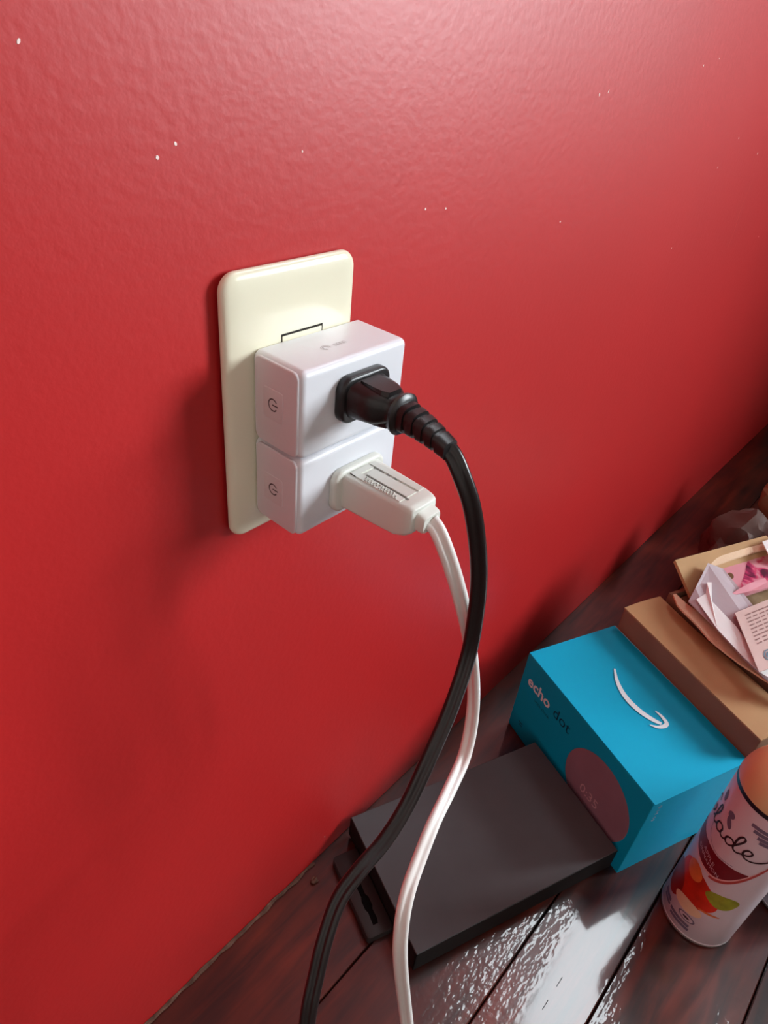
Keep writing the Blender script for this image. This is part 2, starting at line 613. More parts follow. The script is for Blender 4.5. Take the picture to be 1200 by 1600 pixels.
# ------------------------------------------------------------------ wall outlet
PZ = 0.3816                                           # plate bottom
out = thing('wall_outlet', 'ivory rectangular wall outlet cover plate behind the two white smart plugs', 'wall outlet', (0.035, 0, PZ))


def wallframe(cx, cz, y0):
    return lambda a, b, c: (cx + a, y0 - c, cz + b)


put('mounting_box', *rr_prism(0.064, 0.114, 0.004, 0.0024, 0.0003, wallframe(0.035, PZ + 0.06, 0.0002)), M['dark_gap'], parent=out, world=True, smooth=True)
rs = []
for ins, y in ((0.0002, -0.0014), (0, -0.0022), (0, -0.003), (0.0005, -0.0039), (0.0014, -0.0046), (0.003, -0.0051), (0.008, -0.0054), (0.02, -0.0055)):
    rs.append([(0.035 + a, y, PZ + 0.06 + b) for a, b in rr(0.07 - 2 * ins, 0.12 - 2 * ins, max(0.0075 - ins, 0.002), 8)])
put('cover_plate', *rings(rs), M['ivory'], parent=out, world=True, smooth=50)
put('socket_gap_shade', *box(0.0275, 0.0506, -0.00562, -0.0052, PZ + 0.030, PZ + 0.0922), M['dark_gap'], parent=out, world=True, label='dark strip coloured as the shaded gap around the socket')  # thin dark strip, its colour stands for shade in the gap
put('socket_module', *bbox(0.0280, 0.0500, -0.0059, -0.0052, PZ + 0.031, PZ + 0.0913, 0.0002, 1), M['ivory'], parent=out, world=True)


# ------------------------------------------------------------------ smart plugs
PX0, PW, PH, PD0, PD1 = 0.0125, 0.0621, 0.0390, -0.0057, -0.0339


def smart_plug(z0, label, icon_z, dx=0.0):
    cx, cz = PX0 + PW / 2, z0 + PH / 2
    t = thing('smart_plug', label, 'smart plug', (cx, PD0, z0), 0, 'white smart plugs stacked on the wall outlet')
    fr = wallframe(cx, cz, PD0)
    put('body', *rr_prism(PW - 0.0006, PH - 0.0005, 0.0034, -PD1 + PD0, 0.0028, fr, 8, 5, 0.0012), M['white_pl'], parent=t, world=True, smooth=50)
    # side cap with its own rim
    dm = (PD0 + PD1) / 2
    sf = lambda a, b, c: (PX0 + 0.0008 - c, dm + a, cz + b)
    put('side_cap', *rr_prism(0.0252, PH - 0.0020, 0.0030, 0.0012, 0.0006, sf, 6, 3), M['white_panel'], parent=t, world=True, smooth=50)
    bz = icon_z
    bf = lambda a, b, c: (PX0 - 0.0004 - c, -0.0185 + a, bz + b)
    btn = put('power_button', *rr_prism(0.0118, 0.0135, 0.0012, 0.00016, 0.0001, bf, 4, 2), M['white_panel'], parent=t, world=True, smooth=50)
    # power symbol: open ring and a short bar
    ring = [(0.00255 * math.cos(a), 0.00255 * math.sin(a)) for a in [math.radians(-55 + 290 * k / 20) for k in range(21)]]
    rot = math.radians(90)
    v1, f1 = ribbon([(x * math.cos(rot) - y * math.sin(rot), x * math.sin(rot) + y * math.cos(rot)) for x, y in ring], 0.00058, 3)
    v2, f2 = ribbon([(-0.0004, 0.0), (0.0030, 0.0)], 0.00058, 2)
    V, F = join((v1, f1), (v2, f2))
    # the plug lies on its side, so the symbol's gap faces away from the wall
    put('power_symbol', [(PX0 - 0.00062, -0.0185 - p[0], bz + p[1]) for p in V], F, M['icon'], parent=btn, world=True, label='dark grey power symbol')
    return t


LOWZ, UPZ = 0.3933, 0.4323
lower = smart_plug(LOWZ, 'white smart plug, the lower of the two, with the white cord in it', 0.4119)
upper = smart_plug(UPZ, 'white smart plug, the upper of the two, with the black cord in it', 0.4523)
# faint printed mark on the top face of the upper plug
parts = []
for r_, w_ in ((0.0022, 0.0004), (0.0013, 0.0006)):
    parts.append(ribbon([(r_ * math.cos(math.radians(a)), r_ * math.sin(math.radians(a)) * 0.9) for a in range(-30, 260, 24)], w_, 3))
for k in range(4):
    x = 0.0050 + k * 0.0017
    parts.append(ribbon([(x, -0.0012), (x, 0.0012)], 0.0004, 2))
    parts.append(ribbon([(x, 0.0010), (x + 0.0010, 0.0010), (x + .0011, -0.0011)], 0.0003, 3))
V, F = join(*parts)
put('emblem', [(0.0375 + p[0], -0.0212 + p[1], UPZ + PH - 0.00018) for p in V], F, M['emboss'], parent=upper, world=True, label='faint grey printed mark')
put('socket_slot', *box(0.0388, 0.0412, PD1 - 0.0001, PD1 + 0.001, 0.4424, 0.4434), M['dark_gap'], parent=upper, world=True)

# ------------------------------------------------------------------ black power cord
CAMP = Vector((-0.1524, -0.2105, 0.5817))
bx, bz = 0.0455, 0.4541
bc = thing('power_cord', 'black two-wire power cord with ribbed plug in the upper smart plug', 'power cord', (bx, PD1, bz))


def axis_frame(cx, cz):
    return lambda a, b, c: (cx + a, PD1 - 0.0001 - c, cz + b)


fr = axis_frame(bx, bz)
put('plug_flange', *rr_prism(0.0290, 0.0205, 0.0062, 0.0042, 0.0013, fr, 8, 3, 0.0004), M['black_pl'], parent=bc, world=True, smooth=45)
put('plug_body', *loft([
    (0.0040, 0, 0, 0.0240, 0.0165, 4), (0.0052, 0, 0, 0.0232, 0.0158, 4), (0.0090, 0, 0, 0.0226, 0.0150, 4), (0.0130, 0, 0, 0.0212, 0.0142, 4),
    (0.0165, 0, 0, 0.0180, 0.0132, 3.5), (0.0188, 0, 0, 0.0140, 0.0120, 3), (0.0200, 0, 0, 0.0120, 0.0110, 2.6), (0.0232, 0, 0, 0.0120, 0.0110, 2.6)], fr),
    M['black_pl'], parent=bc, world=True, smooth=45)
# raised middle panel above and below, side wings
for sgn in (1, -1):
    pl = [(0.0052, 0.0118), (0.0120, 0.0116), (0.0160, 0.0106), (0.0190, 0.0080)]
    rs = []
    for c, wd in pl:
        h0, h1 = sgn * 0.0060, sgn * (0.0086 - 0.0006 * (c - 0.0052) / 0.014)
        rs.append([fr(-wd / 2, h0, c), fr(wd / 2, h0, c), fr(wd / 2 - .0006, h1, c), fr(-wd / 2 + .0006, h1, c)])
    put('grip_panel', *rings(rs), M['black_pl'], parent=bc, world=True)
put('collar', *loft([(0.0222, 0, -0.0003, 0.0128, 0.0128, 2.3), (0.0228, 0, -0.0003, 0.0168, 0.0168, 2.2), (0.0244, 0, -.0004, 0.0176, 0.0176, 2.2), (0.0252, 0, -.0005, 0.0160, 0.0160, 2.2), (0.0258, 0, -.0006, 0.0118, 0.0118, 2.2)], fr), M['black_pl'], parent=bc, world=True, smooth=50)
# strain relief: bends gently down, tapers, alternating ribs
def relief_c(c):
    return -0.0006 - 0.0062 * (max(0.0, c - 0.0258) / 0.026) ** 1.7
secs = []
c0, c1 = 0.0255, 0.0490
segs = 5
for k in range(segs):
    a = c0 + (c1 - c0) * k / segs
    b = c0 + (c1 - c0) * (k + 1) / segs
    for c, q in ((a + .0001, 1.0), (b - 0.0018, 1.0), (b - 0.0017, 0.74), (b - 0.0001, 0.74)):
        tt = (c - c0) / (c1 - c0)
        if k == segs - 1 and q < 1:
            q = 1.0
        secs.append((c, 0, relief_c(c), (0.0128 - 0.0040 * tt) * (0.5 + 0.5 * q), (0.0120 - 0.0046 * tt) * q, 3.2))
put('strain_relief', *loft(secs, fr, n=24), M['black_pl'], parent=bc, world=True, smooth=30)


def cord(name, pts, r, mtl, root, twist, label=None, sub=8):
    path = catmull(pts, sub)
    n = len(path)
    wd = []
    for i, p in enumerate(path):
        t = (path[min(i + 1, n - 1)] - path[max(i - 1, 0)]).normalized()
        s = t.cross(Vector((0.45, 0.8, -0.45)).normalized()).normalized()
        h = t.cross(s)
        a = math.radians(twist(i / (n - 1)))
        wd.append(s * math.cos(a) + h * math.sin(a))
    return put(name, *sweep(path, wd, twin_profile(r)), mtl, parent=root, world=True, smooth=60, label=label)


def lerp_keys(keys):
    def fn(t):
        for (a, va), (b, vb) in zip(keys, keys[1:]):
            if t <= b:
                u = (t - a) / (b - a)
                u = u * u * (3 - 2 * u)
                return va + (vb - va) * u
        return keys[-1][1]
    return fn


black_path = [(0.0455, -0.0790, 0.4496), (0.0462, -0.0840, 0.4465), (0.0470, -0.0890, 0.4395), (0.0498, -0.0945, 0.4265), (0.0528, -0.0990, 0.4081), (0.0556, -0.1020, 0.3874),
              (0.0561, -0.1040, 0.3655), (0.0533, -0.1060, 0.3442), (0.0399, -0.1100, 0.3229), (0.0217, -0.1140, 0.3061), (0.0072, -0.1160, 0.2889), (-0.0081, -0.1170, 0.2796),
              (-0.0245, -0.1170, 0.2760), (-0.0359, -0.1170, 0.2685), (-0.0459, -0.1200, 0.2568), (-0.0547, -0.1240, 0.2419), (-0.0652, -0.1300, 0.2202),
              (-0.078, -0.142, 0.175), (-0.086, -0.160, 0.110), (-0.092, -0.200, 0.045), (-0.105, -0.27, 0.006), (-0.16, -0.40, 0.0045), (-0.25, -0.56, 0.0045)]
cord('cord', black_path, 0.00195, M['black_cord'], bc, lerp_keys([(0, 10), (0.2, 25), (0.45, 20), (0.6, 35), (1, 0)]))

# ------------------------------------------------------------------ white extension cord
wx, wz = 0.0465, 0.4100
wc = thing('extension_cord', 'white two-wire cord with long flat white plug in the lower smart plug', 'cord', (wx, PD1, wz))
fw = axis_frame(wx, wz)
put('plug_flange', *rr_prism(0.0320, 0.0215, 0.0058, 0.0036, 0.0016, fw, 8, 3, 0.0004), M['white_vinyl'], parent=wc, world=True, smooth=45)
rs = []
for c, w_, h_, db in ((0.0034, 0.0236, 0.0180, 0.0000), (0.0040, 0.0226, 0.0172, 0.0001), (0.0200, 0.0210, 0.0168, 0.0002), (0.0330, 0.0196, 0.0164, 0.0005), (0.0375, 0.0186, 0.0152, 0.0012), (0.0398, 0.0168, 0.0132, 0.0018), (0.0406, 0.0150, 0.0112, 0.0020)):
    rs.append([fw(a, b + db, c) for a, b in rr(w_, h_, 0.0016 + 0.0008 * (c > 0.036), 4)])
put('plug_body', *rings(rs), M['white_vinyl'], parent=wc, world=True, smooth=38)
put('cord_outlet', *loft([(0.0395, 0.0005, 0.0015, 0.0126, 0.0098, 5), (0.0440, 0.0005, 0.0008, 0.0118, 0.0086, 5), (0.0448, 0.0005, 0.0006, 0.0108, 0.0076, 5)], fw), M['white_vinyl'], parent=wc, world=True, smooth=45)
# raised plates, grey strips coloured as groove shade and moulded marks on the plug's upper face
ty = lambda a, c, h: fw(a, 0.00866 + h, c)


def topbox(a0, a1, c0, c1, h0, h1):
    P = [ty(a, c, h) for a in (a0, a1) for c in (c0, c1) for h in (h0, h1)]
    return P, box(0, 1, 0, 1, 0, 1)[1]


put('top_rib', *join(topbox(-0.0080, -0.0045, 0.0045, 0.0330, -0.0008, 0.0005), topbox(-0.0080, 0.0035, 0.0045, 0.0078, -0.0008, 0.0006), topbox(-0.0030, 0.0030, 0.0095, 0.0330, -0.0008, 0.0005), topbox(0.0045, 0.0080, 0.0045, 0.0330, -0.0008, 0.0005)), M['white_vinyl'], parent=wc, world=True)
put('groove', *join(topbox(-0.0044, -0.0031, 0.0100, 0.0345, -0.0008, 0.0001), topbox(0.0033, 0.0043, 0.0050, 0.0135, -0.0008, 0.00012), topbox(0.0033, 0.0058, 0.0155, 0.0168, -0.0008, 0.0004), topbox(0.0033, 0.0058, 0.0195, 0.0208, -0.0008, 0.0004)), M['groove'], parent=wc, world=True, label='grey strips coloured as shade in the moulding grooves')
parts = []
for row in range(3):
    for k in range(12):
        if (row, k) in ((0, 3), (1, 5), (2, 4), (0, 11)):
            continue
        a = -0.0046 - row * 0.0011
        c = 0.0115 + k * 0.00155 + row * 0.0006
        parts.append(topbox(a - 0.0009, a - 0.0007, c, c + 0.0010, 0, 0.0009))
        parts.append(topbox(a - 0.0009, a - 0.0001, c + 0.0003 * random.random(), c + 0.0005, 0, 0.0009))
put('moulded_mark', *join(*parts), M['white_vinyl'], parent=wc, world=True, label='tiny moulded marks')

white_path = [(0.0470, -0.0780, 0.4112), (0.0472, -0.0820, 0.4085), (0.0478, -0.0865, 0.4020), (0.0512, -0.0915, 0.3880), (0.0570, -0.0955, 0.3688), (0.0645, -0.0990, 0.3435), (0.0728, -0.1020, 0.3121),
              (0.0739, -0.1060, 0.2843), (0.0655, -0.1110, 0.2643), (0.0449, -0.1170, 0.2612), (0.0261, -0.1220, 0.2601), (0.0100, -0.1270, 0.2550), (-0.0039, -0.1320, 0.2486),
              (-0.0121, -0.1370, 0.2345), (-0.0136, -0.1420, 0.2047), (-0.0059, -0.1500, 0.1314), (-0.012, -0.170, 0.075), (-0.03, -0.21, 0.025), (-0.05, -0.27, 0.0035), (-0.09, -0.40, 0.0035), (-0.15, -0.56, 0.0035)]
cord('cord', white_path, 0.00190, M['white_cord'], wc, lerp_keys([(0, 10), (0.12, 15), (0.28, 70), (0.4, 40), (0.5, 15), (0.7, 20), (1, 0)]))

# ------------------------------------------------------------------ black flat box
RB = math.atan2(-0.0730, 0.1850)
bb = thing('flat_box', 'flat matt black cardboard box lying on the floor against the wall', 'box', (0.0652, -0.1136, 0), RB)
BW, BD, BH = 0.1945, 0.1165, 0.0285
put('lid', *bbox(0, BW, 0, BD, 0.0035, BH, 0.0004, 1), M['black_card'], parent=bb)
t = 0.0003
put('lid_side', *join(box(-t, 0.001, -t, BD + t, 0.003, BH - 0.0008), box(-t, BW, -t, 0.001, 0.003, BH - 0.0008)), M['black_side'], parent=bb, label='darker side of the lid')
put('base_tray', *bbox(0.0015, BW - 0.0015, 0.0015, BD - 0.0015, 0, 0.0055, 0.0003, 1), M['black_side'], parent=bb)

# black plastic piece against its left end
pp = thing('plastic_bracket', 'small flat black plastic piece with long slot lying against left end of black box', 'plastic piece', (0.0652, -0.1136, 0), RB)
st = 0.0075
v, f = rr_prism(0.0222, 0.0700, 0.003, st, 0.0008, lambda a, b, c: (-0.0118 + a, 0.0660 + b, c), 5, 2)
slab_body = put('body', v, f, M['slab'], parent=pp, smooth=40)
slot_pts = [(-0.0030, -0.017), (0.0012, -0.017), (0.0022, -0.013), (0.0018, -0.006), (0.0030, -0.003), (0.0030, 0.004), (0.0014, 0.007), (0.0016, 0.016), (-0.0012, 0.018), (-0.0030, 0.016), (-0.0026, 0.006), (-0.0038, 0.003), (-0.0038, -0.004), (-0.0026, -0.007)]
put('slot', *rings([[(-0.0118 + a, 0.0560 + b, z) for a, b in slot_pts] for z in (st - 0.001, st + 0.00012)]), M['pit'], parent=slab_body, label='black keyhole-like slot')

# ------------------------------------------------------------------ blue product box
RE = math.atan2(-0.066, 0.157)
eb = thing('speaker_box', 'bright blue cardboard box with white curved arrow on top', 'box', (0.2466, -0.1925, 0), RE)
EW, ED, EH = 0.1050, 0.1690, 0.1040
carton = put('carton', *bbox(0, EW, 0, ED, 0, EH - 0.0006, 0.0005, 2), M['teal'], parent=eb)
# lid flap: a thin sheet whose front edge stands slightly proud
V, F = slab_poly([(0.0002, -0.0007, EH + 0.0003), (EW - 0.0002, -0.0005, EH + 0.0006), (EW - 0.0002, ED - 0.0003, EH), (0.0002, ED - 0.0003, EH)], 0.0007)
lid_flap = put('lid_flap', V, F, M['teal'], parent=eb)
put('lid_edge', *box(EW - 0.0004, EW + 0.0002, 0.001, ED - 0.001, EH - 0.0009, EH + 0.0003), M['teal_edge'], parent=eb, label='pale worn card edge')


def e_local(p):
    return MW[eb.name].inverted() @ Vector(p)


# white arrow on the lid, tapered curve with a hooked head
zt = EH + 0.00085
arc = [(0.3535, -0.1049), (0.3420, -0.1130), (0.3328, -0.1229), (0.3270, -0.1335), (0.3238, -0.1460), (0.3237, -0.1570), (0.3250, -0.1640)]
arc2 = [tuple(e_local((x, y, 0)))[:2] for x, y in arc]
v1, f1 = ribbon(arc2, lambda t: 0.0008 + 0.0044 * math.sin(PI * min(1, 0.04 + t * 0.80)) ** 0.9, 8)
head = [(0.3345, -0.1540), (0.3330, -0.1605), (0.3292, -0.1668), (0.3243, -0.1668), (0.3192, -0.1630), (0.3162, -0.1570)]
head2 = [tuple(e_local((x, y, 0)))[:2] for x, y in head]
v2, f2 = ribbon(head2, lambda t: 0.0008 + 0.0030 * math.sin(PI * t) ** 0.8, 8)
V, F = join(([(p[0], p[1], zt) for p in v1], f1), ([(p[0], p[1], zt + .00004) for p in v2], f2))
put('arrow_print', V, F, M['white_ink'], parent=lid_flap, label='white curved arrow print')
# left face prints: face coordinate s runs from the front edge to the wall, letters read away from the wall
def leftface(V, s0, z0, off=0.0002):
    return [(-off, s0 - p[0], z0 + p[1]) for p in V]
V, F = text_mesh('echo', 0.0172, spacing=1.02, bold=0.0004)
put('lettering', leftface(V, 0.1600, 0.0710), F, M['white_ink'], parent=carton, label='white lettering')
V, F = text_mesh('dot', 0.0172, spacing=1.02)
put('lettering', leftface(V, 0.1200, 0.0710), F, M['navy_ink'], parent=carton, label='dark navy lettering')
V, F = text_mesh('with clock', 0.0052, spacing=1.05)
put('lettering', leftface(V, 0.1450, 0.0610), F, M['navy_ink'], parent=carton, label='small dark lettering')
bars = join(*[box(-0.00018, 0, 0.1500, 0.1560 - 0.001 * k, 0.0180 - 0.003 * k, 0.0190 - 0.003 * k) for k in range(2)])
put('small_print', *bars, M['navy_ink'], parent=carton)
disc = [(-0.0002, 0.0480 + 0.0400 * math.cos(a), 0.0480 + 0.0400 * math.sin(a)) for a in [2 * PI * k / 56 for k in range(56)]]
put('speaker_picture', disc, [tuple(range(56))], M['speaker_print'], parent=carton, label='printed picture of a round pinkish speaker')
V, F = text_mesh('0:35', 0.0140)
put('lettering', leftface(V, 0.0650, 0.0330, 0.0003), F, M['light_text'], parent=carton, label='pale clock digits')
# front face: small round mark and a line of small characters
v1, f1 = ribbon([(0.0015 * math.cos(2 * PI * k / 12), 0.0015 * math.sin(2 * PI * k / 12)) for k in range(13)], 0.0006, 2)
pts = [(0.0100 + p[0], -0.00015, 0.0950 + p[1]) for p in v1]
v2, f2 = [], []
for k in range(2):
    q = ribbon([(0.0012 * math.cos(2 * PI * j / 10), 0.0012 * math.sin(2 * PI * j / 10)) for j in range(9)], 0.0005, 2)
    n_ = len(v2)
    v2 += [(0.0100 + p[0], -0.00015, 0.0890 - 0.0095 * k + p[1]) for p in q[0]]
    f2 += [tuple(i + n_ for i in g) for g in q[1]]
    q = box(0.0085, 0.0115, -0.00015, 0, 0.0850 - 0.0095 * k, 0.0856 - 0.0095 * k)
    n_ = len(v2)
    v2 += q[0]
    f2 += [tuple(i + n_ for i in g) for g in q[1]]
put('small_print', *join((pts, f1), (v2, f2)), M['light_text'], parent=carton, label='tiny pale marks')

# ------------------------------------------------------------------ narrow brown carton beside it
nb = thing('narrow_carton', 'narrow brown cardboard carton pressed against the right side of the blue box', 'box', (0.3450, -0.2330, 0), RE)
NW, ND, NH = 0.0470, 0.1660, 0.1300
put('body', *bbox(0, NW, 0, ND, 0, NH - 0.0008, 0.0016, 3), M['kraft_shaded'], parent=nb, smooth=50)
# slightly domed top flap
V, F = [], []
n = 16
for j in range(n + 1):
    for i in range(7):
        y = ND * j / n
        x = NW * i / 6
        V.append((x + 0.0002, y, NH + 0.0012 * math.sin(PI * i / 6) + 0.0010 * math.sin(y * 40) * (i / 6)))
for j in range(n):
    for i in range(6):
        k = j * 7 + i
        F.append((k, k + 1, k + 8, k + 7))
nv = len(V)
V2 = [(x, y, NH - 0.0016) for x, y, z in V]
edge = [i for i in range(7)] + [7 * j + 6 for j in range(1, n + 1)] + [7 * n + i for i in range(5, -1, -1)] + [7 * j for j in range(n - 1, 0, -1)]
V += V2
for a, b in zip(edge, edge[1:] + edge[:1]):
    F.append((a, b, b + nv, a + nv))
put('top_flap', V, F, M['kraft'], parent=nb, smooth=40)

# ------------------------------------------------------------------ open carton of papers
RC = RE
oc = thing('open_carton', 'open brown cardboard carton with torn flap, filled with papers', 'box', (0.3905, -0.2600, 0), RC)
ocM = MW[oc.name].inverted()
CW, CD, CH, T = 0.235, 0.170, 0.136, 0.0035
cx0 = 0.0015
put('left_wall', *box(cx0, cx0 + T, 0, CD, 0.003, CH), M['kraft_shaded'], parent=oc)
put('right_wall', *box(CW - T, CW, 0, CD, 0.003, CH), M['kraft_shaded'], parent=oc)
put('back_wall', *box(cx0 + T, CW - T, CD - T, CD, 0.003, CH), M['kraft_shaded'], parent=oc)
put('front_wall', *box(cx0 + T, CW - T, 0, T, 0.003, CH), M['kraft_shaded'], parent=oc)
put('bottom', *box(cx0, CW, 0, CD, 0, 0.003), M['kraft_shaded'], parent=oc)
# torn flap, leaning out over the narrow carton
lo = [(0.4476, -0.1097, 0.1420), (0.4344, -0.1211, 0.1420), (0.4241, -0.1412, 0.1420), (0.4118, -0.1613, 0.1420), (0.4036, -0.1877, 0.1420), (0.4009, -0.2055, 0.1420), (0.3981, -0.2255, 0.142), (0.395, -0.245, 0.142)]
hi = [(0.4520, -0.1110, 0.1430), (0.4440, -0.1260, 0.1440), (0.4385, -0.1470, 0.1445), (0.4290, -0.1680, 0.1445), (0.4190, -0.1900, 0.1445), (0.4130, -0.2085, 0.1440), (0.408, -0.2275, 0.1435), (0.404, -0.247, 0.143)]
lo_s, hi_s = catmull(lo, 6), catmull(hi, 6)
V, F = [], []
for k, (a, b) in enumerate(zip(lo_s, hi_s)):
    jag = Vector((noise.noise(Vector((k * 0.9, 1, 0))) * 0.0009, noise.noise(Vector((k * 0.9, 5, 0))) * 0.0006, 0))
    a = a + jag
    V += [ocM @ a, ocM @ (a + Vector((0.0004, 0.0002, 0.0016))), ocM @ b, ocM @ (b - Vector((0, 0, 0.0022)))]
    if k:
        q = 4 * k
        F += [(q - 4 + i, q - 4 + (i + 1) % 4, q + (i + 1) % 4, q + i) for i in range(4)]
m_ = len(V)
F += [(0, 1, 2, 3), (m_ - 4, m_ - 3, m_ - 2, m_ - 1)]
put('torn_flap', V, F, M['kraft_edge'], parent=oc, smooth=40, label='curved torn-edged cardboard flap')
# back flap leaning outwards
V, F = slab_poly([(0.4764, -0.0934, 0.162), (0.5978, -0.1462, 0.162), (0.6123, -0.1867, 0.140), (0.4639, -0.1229, 0.140)], 0.003, (0.2, -0.3, 1))
put('back_flap', V, F, M['kraft'], parent=oc, world=True)
V, F = slab_poly([(0.5010, -0.1150, 0.1545), (0.5300, -0.1240, 0.1575), (0.5600, -0.1372, 0.1590), (0.6000, -0.1560, 0.1600), (0.6020, -0.1640, 0.158), (0.5640, -0.1460, 0.157), (0.5300, -0.1310, 0.1550), (0.5080, -0.1225, 0.1525)], 0.002)
put('inner_flap', V, F, M['kraft_edge'], parent=oc, world=True)
# packing paper bed that carries the contents
V, F = [], []
n = 18
for j in range(n + 1):
    for i in range(n + 1):
        x = 0.006 + (CW - 0.011) * i / n
        y = 0.005 + (CD - 0.010) * j / n
        V.append((x, y, 0.134 + 0.007 * noise.noise(Vector((x * 22, y * 22, 3)))))
for j in range(n):
    for i in range(n):
        k = j * (n + 1) + i
        F.append((k, k + 1, k + n + 2, k + n + 1))
pad = put('packing_paper', V, F, M['bag_tan'], smooth=True)
for vv in pad.data.vertices:
    vv.co = MW[oc.name] @ vv.co
pad['label'], pad['category'] = 'crumpled brown packing paper filling the open carton under the papers', 'packing paper'


def sheet(name, pts, t, m, label, cat, group=None, up=(0, 0, 1)):
    o = put(name, *slab_poly(pts, t, up), m)
    o['label'], o['category'] = label, cat
    if group:
        o['group'] = group
    return o


sheet('envelope', [(0.4981, -0.1191, 0.162), (0.4559, -0.1243, 0.157), (0.4391, -0.1260, 0.1512), (0.4233, -0.1571, 0.1510), (0.4019, -0.1920, 0.1508), (0.3909, -0.2164, 0.1508), (0.3950, -0.2400, 0.151), (0.4300, -0.2350, 0.1515), (0.4700, -0.1850, 0.153), (0.5088, -0.1332, 0.157)], 0.0008, M['env'],
      'large pale grey envelope lying on the torn flap of the open carton', 'envelope')
sheet('paper_strip', [(0.4427, -0.1312, 0.155), (0.4571, -0.1346, 0.1565), (0.4697, -0.1298, 0.160), (0.4732, -0.1330, 0.160), (0.4492, -0.1433, 0.157), (0.4324, -0.1719, 0.1565), (0.4228, -0.1839, 0.156), (0.4048, -0.2137, 0.1555), (0.3900, -0.2290, 0.155), (0.3917, -0.2091, 0.1545), (0.3989, -0.1919, 0.1545), (0.4173, -0.1612, 0.1545)], 0.0006, M['white_paper'],
      'bright white folded paper strip on top of the grey envelope', 'paper')
rec = thing('receipt', 'pinkish paper slip with small faded print and round blue-grey stamp', 'paper', (0.445, -0.166, 0.158))
sheet_pts = [(0.4451, -0.1655, 0.1600), (0.5463, -0.2032, 0.1605), (0.4709, -0.2452, 0.1600), (0.3852, -0.2070, 0.1595)]
rpaper = put('paper', *slab_poly(sheet_pts, 0.0008), M['receipt'], parent=rec, world=True)
A, Bv, Dv = Vector(sheet_pts[0]), Vector(sheet_pts[1]) - Vector(sheet_pts[0]), Vector(sheet_pts[3]) - Vector(sheet_pts[0])
V, F = [], []
for row in range(9):
    u0 = 0.10
    v_ = 0.10 + row * 0.062
    for wd_ in range(9):
        u = u0 + wd_ * 0.085
        l_ = 0.05 + 0.03 * random.random()
        n_ = len(V)
        for uu, vv2 in ((u, v_), (u + l_, v_), (u + l_, v_ + 0.022), (u, v_ + 0.022)):
            V.append(A + Bv * uu + Dv * vv2 + Vector((0, 0, 0.0003)))
        F.append((n_, n_ + 1, n_ + 2, n_ + 3))
put('small_print', V, F, M['print'], parent=rpaper, world=True)
cst = A + Bv * 0.17 + Dv * 0.83 + Vector((0, 0, 0.0004))
V, F = [], []
for r0, r1 in ((0.0062, 0.0046), (0.0034, 0.0)):
    for k in range(24):
        n_ = len(V)
        for rr_, a in ((r0, k), (r0, k + 1), (r1, k + 1), (r1, k)):
            a = 2 * PI * a / 24
            V.append(cst + Bv.normalized() * rr_ * math.cos(a) + Dv.normalized() * rr_ * math.sin(a))
        F.append((n_, n_ + 1, n_ + 2, n_ + 3))
put('stamp', V, F, M['stamp'], parent=rpaper, world=True, label='round blue-grey stamp')


def magazine_material():
    m = bpy.data.materials.new('pink_floral_print')
    m.use_nodes = True
    nt = m.node_tree
    b = nt.nodes['Principled BSDF']
    tc = nt.nodes.new('ShaderNodeTexCoord')
    n_ = nt.nodes.new('ShaderNodeTexNoise')
    n_.inputs['Scale'].default_value = 42
    n_.inputs['Detail'].default_value = 2
    n_.inputs['Distortion'].default_value = 1.2
    nt.links.new(tc.outputs['Object'], n_.inputs['Vector'])
    r = nt.nodes.new('ShaderNodeValToRGB')
    e = r.color_ramp.elements
    e[0].position, e[0].color = 0.36, srgb(84, 30, 54)
    e[1].position, e[1].color = 0.66, srgb(214, 158, 168)
    for p, c in ((0.44, srgb(150, 44, 88)), (0.50, srgb(206, 70, 112)), (0.55, srgb(204, 132, 148))):
        q = e.new(p)
        q.color = c
    nt.links.new(n_.outputs['Fac'], r.inputs['Fac'])
    nt.links.new(r.outputs['Color'], b.inputs['Base Color'])
    b.inputs['Roughness'].default_value = 0.4
    return m


M['floral'] = magazine_material()
mg = thing('magazine', 'pink floral printed booklet near the back of the open carton', 'booklet', (0.52, -0.15, 0.15))
mp_ = [(0.5190, -0.1190, 0.1500), (0.5981, -0.1461, 0.1500), (0.5601, -0.1904, 0.1500), (0.4800, -0.1560, 0.1500)]
cover = put('cover', *slab_poly(mp_, 0.0030), M['pink'], parent=mg, world=True)
A, Bv, Dv = Vector(mp_[0]), Vector(mp_[1]) - Vector(mp_[0]), Vector(mp_[3]) - Vector(mp_[0])
def on_mag(uv, h=0.0002):
    return [A + Bv * u + Dv * v_ + Vector((0, 0, h)) for u, v_ in uv]
put('spine_strip', on_mag([(0.0, 0.0), (0.06, 0.0), (0.06, 1.0), (0.0, 1.0)]), [(0, 1, 2, 3)], M['cream_paper'], parent=cover, world=True)
put('floral_picture', on_mag([(0.98, 0.02), (0.98, 0.98), (0.15, 0.98), (0.22, 0.78), (0.36, 0.62), (0.44, 0.50), (0.52, 0.36), (0.66, 0.22), (0.80, 0.05)]), [tuple(range(9))], M['floral'], parent=cover, world=True, label='magenta and plum flower picture')
put('oval_mark', on_mag([(0.17 + 0.045 * math.cos(a), 0.48 + 0.085 * math.sin(a)) for a in [2 * PI * k / 18 for k in range(18)]], 0.0003), [tuple(range(18))], M['brown_dot'], parent=cover, world=True, label='small brown oval print')
sheet('paper_slip', [(0.4695, -0.1514, 0.1560), (0.4860, -0.1560, 0.1590), (0.5011, -0.1613, 0.1610), (0.5213, -0.1693, 0.1610), (0.5170, -0.1732, 0.1600), (0.5030, -0.1732, 0.1590), (0.4899, -0.1637, 0.1580)], 0.0008, M['pink'],
      'small folded pink paper slip in front of the floral booklet', 'paper')
